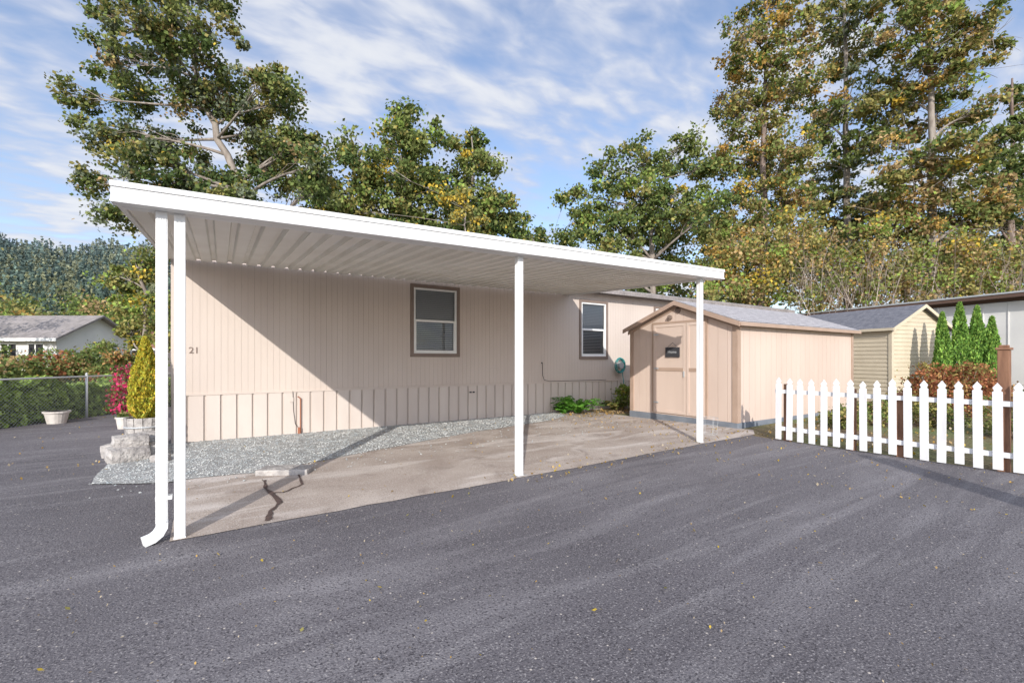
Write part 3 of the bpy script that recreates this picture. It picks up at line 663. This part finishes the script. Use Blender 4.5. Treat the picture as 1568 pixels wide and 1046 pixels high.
for i in range(240):
    px=random.uniform(1210,1600); p=at(px,random.uniform(440,500),18.2+random.random()*3); q_=p+Vector((random.uniform(-1.2,1.2),random.uniform(-.5,.5),random.uniform(.8,2.9))); m_=p.lerp(q_,.5)+Vector((random.uniform(-.4,.4),0,0))
    mb.tube([p,m_,q_],[.014,.009,.004],3,False)
    for k in range(4):
        s=p.lerp(q_,random.uniform(.3,.95)); mb.tube([s,s+Vector((random.uniform(-.6,.6),random.uniform(-.4,.4),random.uniform(0,.6)))],[.007,.003],3,False)
mb.build('bare_stems',M_twig,wr)
# ---------------------------------------------------------------- hills
hl=root('forested_hill'); cols=60;rows=14; mbh=MB()
def hill(px,t,d0=220,d1=420):
    d=d0+(d1-d0)*t; top=378+.10*px+9*math.sin(px*.02)+5*math.sin(px*.07) if px<250 else 405+(px-250)*.16+6*math.sin(px*.05)
    top=min(top,545)
    return at(px,548+(top-548)*math.sin(t*math.pi/2)**1.1,d)
grid=[[hill(-500+1100*i/cols,j/rows) for i in range(cols+1)] for j in range(rows+1)]
for j in range(rows):
    for i in range(cols): mbh.poly([grid[j][i],grid[j][i+1],grid[j+1][i+1],grid[j+1][i]])
mbh.build('slope',M_hill,hl,smooth=True)
hc=Leaves()
for i in range(3000):
    px=random.uniform(-160,400); t=random.random()**.8; p=hill(px,t); h=random.uniform(5,16); r=h*.2
    n=26; zz=rng.random(n)**1.3; an_=rng.random(n)*6.28; C=np.stack([p.x+np.cos(an_)*r*(1-zz)*.9,p.y+np.sin(an_)*r*(1-zz)*.9,p.z+zz*h],1)
    q_=random.random(); patch=math.sin(px*.05+t*6)+math.sin(px*.13-t*11)
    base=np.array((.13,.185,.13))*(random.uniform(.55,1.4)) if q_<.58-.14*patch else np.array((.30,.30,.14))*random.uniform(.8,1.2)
    base=base*(1-.5*t)+np.array((.19,.25,.30))*.5*t  # bluish distance haze mixed into the tree colour, stronger up the slope
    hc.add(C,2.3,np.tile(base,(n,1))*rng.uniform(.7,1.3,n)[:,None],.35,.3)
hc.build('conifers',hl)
# ---------------------------------------------------------------- left distant houses
def farhouse(name,px,d,w,dep,ze,za,rz,wm,rm):
    c=at(px,550,d); r_=root(name,(c.x,c.y,0),rz); mb=MB()
    pf=[(0,0),(dep,0),(dep,ze),(dep/2,za),(0,ze)]
    mb.poly([(0,y,z) for y,z in pf][::-1]); mb.poly([(w,y,z) for y,z in pf]); mb.poly([(0,0,0),(w,0,0),(w,0,ze),(0,0,ze)]); mb.poly([(w,dep,0),(0,dep,0),(0,dep,ze),(w,dep,ze)]); mb.build('walls',wm,r_)
    mb=MB(); s=(za-ze)/(dep/2)
    for ya in (-.5,dep+.5):
        B=[(-.5,ya,ze-.5*s),(w+.5,ya,ze-.5*s),(w+.5,dep/2,za),(-.5,dep/2,za)]; mb.hexa(B,[(p[0],p[1],p[2]+.15) for p in B])
    mb.build('roof',rm,r_)
    mb=MB(); mb.box(-.5,w+.5,-.56,-.501,ze-.5*s-.05,ze-.5*s+.15); mb.build('gutter',M_vinyl,r_)
    mb=MB(); 
    for k in (.12,.34,.6,.8): mb.box(w*k,w*k+w*.1,-.05,-.002,1.0,ze-.5)
    mb.build('windows',M_dark,r_)
    mb=MB()
    for k in (.12,.34,.6,.8):
        a,b=w*k,w*k+w*.1; mb.box(a-.1,b+.1,-.07,-.052,ze-.5,ze-.4); mb.box(a-.1,b+.1,-.07,-.052,.9,1.0); mb.box((a+b)/2-.04,(a+b)/2+.04,-.07,-.052,1.0,ze-.5)
    mb.build('window_casings',M_vinyl,r_)
    return r_
yaw=-math.radians(33)
farhouse('ranch_house',-120,31,9.2,6,2.95,4.5,yaw-.02,M_nwall,M_oldroof)
farhouse('cottage',158,40,4,6,2.5,3.9,yaw+.1,M_pinkwall,M_redroof)
# ---------------------------------------------------------------- chain-link fence + ivy
cf=root('chain_link_fence'); A0=Vector((-6.6,4.4,0)); B0=Vector((-.4,13.0,0)); dirf=(B0-A0).normalized(); Lf=(B0-A0).length; H=1.04
def fp(s,z): p=A0+dirf*s; return (p.x,p.y,z)
mb=MB(); mb.tube([fp(0,H),fp(Lf,H)],.021,8); 
s=.3
while s<Lf: mb.tube([fp(s,0),fp(s,H+.05)],.026,8); mb.tube([fp(s,H+.05),fp(s,H+.09)],[.034,.012],8); s+=2.35
mb.build('posts_and_top_rail',M_galv,cf,smooth=True)
mb=MB(); s=-H
while s<Lf:
    a0,a1=max(0,s),min(Lf,s+H); 
    if a1>a0: mb.tube([fp(a0,.03+a0-s),fp(a1,.03+a1-s-.03)],.0022,3,False); mb.tube([fp(a0,H-(a0-s)),fp(a1,H-(a1-s)+.02)],.0022,3,False)
    s+=.075
mb.build('wire_mesh',M_galv,cf)
nrm=Vector((-dirf.y,dirf.x,0))
Lv=Leaves(); n=26000; ss=rng.random(n)*Lf; ww=rng.random(n)**1.5*.9+.03; zz=rng.random(n)**.8*(.9+.12*np.sin(ss*2.3)+.06*np.sin(ss*7))
ww=ww*np.clip(1.2-zz*.6,.3,1)
C=np.stack([A0.x+dirf.x*ss+nrm.x*ww,A0.y+dirf.y*ss+nrm.y*ww,zz+.04],1)
Lv.add(C,.10,pick([((.36,.48,.12),4),(LG,3),(G1,1)],n)*rng.uniform(.6,1.4,n)[:,None],.5,.3); Lv.build('ivy_hedge')
def shrub(name,c,r,h,pal,leaf,n,ncl=40,cr=.22,stems=True):
    r_=root(name,(c[0],c[1],g(c[0],c[1]))); Lv=Leaves(); mb=MB()
    for i in range(ncl):
        u=rng.normal(size=3); u/=np.linalg.norm(u); u[2]=abs(u[2]); k=random.random()**.4
        p=Vector((u[0]*r*k,u[1]*r*k,h*.12+u[2]*h*.85*k)); cluster(Lv,p,cr*random.uniform(.6,1.3),n,pick(pal,1)[0],leaf,pal)
        if stems: mb.tube([(0,0,0),p*.5+Vector((0,0,.05)),p],[.012,.008,.003],4,False)
    if stems: mb.build('stems',M_twig,r_)
    Lv.build('leaves',r_); return r_
RB=[((.38,.16,.08),3),((.30,.12,.065),2),((.44,.27,.11),2),(OL,2)]
for px,d,r,h,pal in ((20,14,1.0,1.7,PW),(75,15,1.1,1.75,RB+[(G3,7)]),(130,15.5,1.0,1.9,PW),(175,15,.8,1.75,RB+[(G1,8)]),(-30,12,1.0,1.9,PW),(150,19,1.5,2.2,PW+[(LG,3)]),(60,24,1.6,2.0,PB)):
    c=at(px,550,d); shrub('garden_shrub',c,r,h,pal,.10,90,50,.3)
c=at(193,550,10.5); shrub('pink_flowering_shrub',c,.36,1.25,[((.60,.06,.16),3),((.45,.07,.13),2),(G1,4)],.06,60,45,.16)
def cone(name,c,z0,h,r,pal,n,leaf=.06,fullness=.55):
    r_=root(name,(c[0],c[1],z0)); mb=MB(); mb.tube([(0,0,0),(0,0,h*.8)],[.03,.008],6); mb.build('stem',M_bark,r_)
    Lv=Leaves(); t=rng.random(n)**1.25; a=rng.random(n)*6.283
    prof=np.minimum(1,(t+.04)/.16)**.6*(1-t)**.62; wob=1+.16*np.sin(a*3+t*9)+.12*np.sin(a*7-t*23); rr=r*prof*wob*(fullness+(1-fullness)*rng.random(n)**.4)
    C=np.stack([np.cos(a)*rr,np.sin(a)*rr,.03+t*h],1); D=np.stack([np.cos(a)*.35,np.sin(a)*.35,np.full(n,1.1)],1)
    Lv.add(C,leaf,pick(pal,n)*rng.uniform(.5,1.5,n)[:,None],.22,0,dirs=D); Lv.build('foliage',r_); return r_
pc=at(222,550,7.25); px_,py_=pc.x,pc.y
pt=root('barrel_planter',(px_,py_,g(px_,py_)+.01)); mb=MB()
n=14
for i in range(n):
    a=2*math.pi*i/n; M=Matrix.Rotation(a,4,'Z'); mb.hexa([M@Vector(q) for q in ((.185,-.045,0),(.215,-.045,0),(.215,.045,0),(.185,.045,0))],[M@Vector(q) for q in ((.225,-.052,.5),(.26,-.052,.5),(.26,.052,.5),(.225,.052,.5))])
mb.build('staves',M_block,pt)
mb=MB()
for z,r in ((.12,.232),(.36,.255)): mb.tube([(r*math.cos(a),r*math.sin(a),z) for a in np.linspace(0,2*math.pi,25)],.012,5,False)
mb.build('hoops',M_galv,pt); mb=MB(); mb.tube([(0,0,.02),(0,0,.46)],[.19,.225],14); mb.build('soil',M_soil,pt)
cone('golden_arborvitae',(px_,py_),g(px_,py_)+.47,1.25,.24,[((.54,.48,.06),4),((.37,.41,.07),3),((.62,.44,.07),2)],9000,.055)
st=root('stacked_stones') 
def rock(name,c,s,rz,par,m=M_block,seed=0):
    bm=bmesh.new(); bmesh.ops.create_cube(bm,size=1); bmesh.ops.subdivide_edges(bm,edges=bm.edges[:],cuts=4,use_grid_fill=True)
    rs=random.Random(seed)
    for v in bm.verts:
        p=v.co*2; q=p.normalized()*1.15; v.co=(p*.72+q*.28)/2
        v.co+=Vector((rs.uniform(-1,1),rs.uniform(-1,1),rs.uniform(-1,1)))*.022
        v.co=Vector((v.co.x*s[0],v.co.y*s[1],v.co.z*s[2]))
    me=bpy.data.meshes.new(name); bm.to_mesh(me); bm.free(); me.materials.append(m); o=bpy.data.objects.new(name,me); o.location=c; o.rotation_euler=(rs.uniform(-.05,.05),rs.uniform(-.05,.05),rz); link(o,par); return o
for i,(px,py,dx_,s,zz) in enumerate(((196,0,6.45,(.46,.34,.22),.1),(236,0,6.75,(.3,.26,.2),.09),(180,0,6.75,(.3,.3,.2),.09),(200,0,6.55,(.4,.34,.16),.27),(228,0,7.0,(.28,.22,.15),.25),(246,0,6.4,(.2,.18,.12),.05))):
    c=at(px,550,dx_); rock('stone',(c.x,c.y,g(c.x,c.y)+zz),s,random.uniform(-.4,.4),st,seed=i)
def pot(name,c,r,h,m=M_terra,plant=True):
    r_=root(name,(c[0],c[1],g(c[0],c[1])+.008)); mb=MB(); mb.tube([(0,0,0),(0,0,h*.86),(0,0,h*.86),(0,0,h),(0,0,h),(0,0,h*.85)],[r*.72,r*.95,r*1.06,r*1.08,r*.92,r*.88],20); mb.build('pot_body',m,r_)
    mb=MB(); mb.tube([(0,0,h*.8),(0,0,h*.9)],r*.87,16); mb.build('soil',M_soil,r_)
    if plant:
        Lv=Leaves(); cluster(Lv,(0,0,h+.03),r*.8,60,G1,.07,[(G1,1),(BR,1)]); Lv.build('seedling',r_)
pot('flower_pot',at(87,550,10.2),.22,.27,plant=False); pot('flower_pot',at(190,550,9.4),.14,.24); pot('flower_pot',at(206,550,8.6),.11,.2)
for px,d,h,r in ((1443,12.4,2.55,.29),(1470,12.3,2.8,.32),(1496,12.2,2.7,.31),(1519,12.0,2.4,.28)):
    c=at(px,550,d); cone('arborvitae',(c.x,c.y),.12,h,r,[((.20,.36,.08),4),((.32,.48,.10),3),((.11,.21,.05),2)],9000,.09)
for px,d,r,h in ((1425,10.2,.55,1.22),(1472,10.0,.6,1.3),(1508,10.6,.5,1.1)):
    shrub('barberry_shrub',at(px,550,d),r,h,RB,.055,90,60,.17)
for px,d,r,h in ((1380,9.6,.45,.6),(1440,8.6,.4,.5),(1290,8.8,.3,.45),(1555,7.5,.5,.9),(1340,9,.35,.5)):
    shrub('yard_shrub',at(px,550,d),r,h,[(G1,2),(OL,2),(G3,2),(BR,1)],.05,60,30,.14)
def fern(name,c,r,n,pal):
    r_=root(name,(c[0],c[1],g(c[0],c[1])+.02)); Lv=Leaves()
    for i in range(n):
        a=random.random()*6.28; L_=r*random.uniform(.6,1.1); up=random.uniform(.5,1.1)
        m=34; t=np.linspace(.05,1,m); x=np.cos(a)*L_*t; y=np.sin(a)*L_*t; z=L_*up*(t-.62*t*t)*1.5
        w=.09*(1-t)**.6+.01
        for sgn in (-1,1):
            C=np.stack([x-np.sin(a)*w*sgn*.5,y+np.cos(a)*w*sgn*.5,z],1); D=np.tile(np.array([-math.sin(a)*sgn*2,math.cos(a)*sgn*2,0]),(m,1))
            Lv.add(C,.075,np.tile(pick(pal,1),(m,1))*rng.uniform(.7,1.3,m)[:,None],.2,.8,dirs=D)
    Lv.build('fronds',r_)
FP=[((.12,.30,.045),3),((.20,.40,.07),2)]
fern('sword_fern',(8.05,4.4),.65,54,FP); fern('sword_fern',(7.75,4.6),.35,20,FP); fern('sword_fern',(9.45,4.5),.4,26,[((.14,.20,.06),3),(OL,2)]); 
shrub('low_shrub',(9.85,4.45),.32,.75,[(LG,3),(G3,2),(YE,.3)],.06,60,26,.12)
# ---------------------------------------------------------------- fallen leaves
Lv=Leaves()
def scat(n,xr,yr,size=.04,pal=None):
    C=[(x,y,g(x,y)+.022) for x,y in ((random.uniform(*xr),random.uniform(*yr)) for _ in range(n))]
    C=np.array(C); m=len(C)
    Lv.add(C,size,pick(pal or [(YE,1.5),(BR,3),(OR,2),((.5,.42,.3),3)],m)*rng.uniform(.6,1.2,m)[:,None],.35,6)
scat(700,(-3,7.9),(-4,-.05),.016); scat(50,(-1,7.9),(-3.2,-.05),.032,[(YE,4),(OL,2),(BR,1)]); scat(200,(3,8.4),(-.35,.25),.04); scat(350,(6.6,8.5),(.1,4.7),.045)
scat(300,(7.6,9.9),(3.6,4.8),.07,[(BR,3),(OR,2),((.45,.33,.2),2)]); scat(160,(-.05,7),(.1,4.7),.03); scat(900,(8.2,14),(-5,.3),.06); scat(120,(5.5,8),(-3.8,-.2),.03); scat(200,(-5,-.4),(3,11),.035)
Lv.build('fallen_leaves')
# ---------------------------------------------------------------- world, sun, camera
w=bpy.data.worlds.new('World'); S.world=w; w.use_nodes=True; N=w.node_tree.nodes; L=w.node_tree.links
bg=N['Background']; bg.inputs['Strength'].default_value=.15
sky=N.new('ShaderNodeTexSky'); sky.sky_type='NISHITA'; sky.sun_disc=False; sky.sun_elevation=math.radians(23.2); sky.sun_rotation=math.radians(216.1); sky.air_density=1.0; sky.dust_density=.6
tc=N.new('ShaderNodeTexCoord'); sep=N.new('ShaderNodeSeparateXYZ'); L.new(tc.outputs['Generated'],sep.inputs[0])
def math2(op,a,b):
    m=N.new('ShaderNodeMath'); m.operation=op
    for s_,v in ((m.inputs[0],a),(m.inputs[1],b)):
        if isinstance(v,(int,float)): s_.default_value=v
        else: L.new(v,s_)
    return m.outputs[0]
ma=math2('ADD',math2('MAXIMUM',sep.outputs['Z'],0.0),.15)
cb=N.new('ShaderNodeCombineXYZ')
L.new(math2('DIVIDE',sep.outputs['X'],ma),cb.inputs[0]); L.new(math2('DIVIDE',sep.outputs['Y'],ma),cb.inputs[1])
vec=cb.outputs[0]
big=noise(N,L,vec,.8,2,.3); rip=noise(N,L,vec,2.4,4,.35,rot=.6,stretch=(1,1.3,1)); fin=noise(N,L,vec,9,4,.3,rot=.6,stretch=(.8,1.5,1))
tot=math2('ADD',math2('ADD',math2('MULTIPLY',big,.75),math2('MULTIPLY',rip,.8)),math2('MULTIPLY',fin,.55))
mk=mrange(N,L,tot,.83,1.20,.12,.95)
skc=N.new('ShaderNodeVectorMath'); skc.operation='MULTIPLY'; L.new(sky.outputs[0],skc.inputs[0]); skc.inputs[1].default_value=(1.4,1.4,1.5)
# clouds brightened around the sun, like forward scattering, added for fill light
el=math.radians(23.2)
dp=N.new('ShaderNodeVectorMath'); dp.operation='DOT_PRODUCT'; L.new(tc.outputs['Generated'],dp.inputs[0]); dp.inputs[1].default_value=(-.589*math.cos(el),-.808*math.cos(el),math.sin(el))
cloud_fill=math2('ADD',math2('MULTIPLY',math2('POWER',math2('MAXIMUM',dp.outputs['Value'],0.0),1.5),1.7),1.0)
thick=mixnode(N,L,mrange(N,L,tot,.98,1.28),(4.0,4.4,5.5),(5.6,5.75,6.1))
cl=N.new('ShaderNodeVectorMath'); cl.operation='SCALE'; L.new(thick,cl.inputs[0]); L.new(cloud_fill,cl.inputs['Scale'])
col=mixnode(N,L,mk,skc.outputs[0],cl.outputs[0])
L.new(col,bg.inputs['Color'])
sd=bpy.data.lights.new('sun','SUN'); sd.energy=4.5; sd.angle=math.radians(.5); sd.color=(1,.95,.88)
so=bpy.data.objects.new('sun',sd); so.rotation_euler=Vector((.589*math.cos(el),.808*math.cos(el),-math.sin(el))).to_track_quat('-Z','Y').to_euler(); so.location=(-8,-10,8); link(so)
cd=bpy.data.cameras.new('camera'); cd.sensor_width=36; cd.lens=36*710/1568; cd.shift_y=.0175; cd.clip_end=4000; cd.clip_start=.05
co=bpy.data.objects.new('camera',cd); co.location=CAM; co.rotation_euler=(math.pi/2,0,-math.radians(33.0)); link(co); S.camera=co
S.view_settings.view_transform='Standard'; S.view_settings.look='None'; S.view_settings.exposure=0
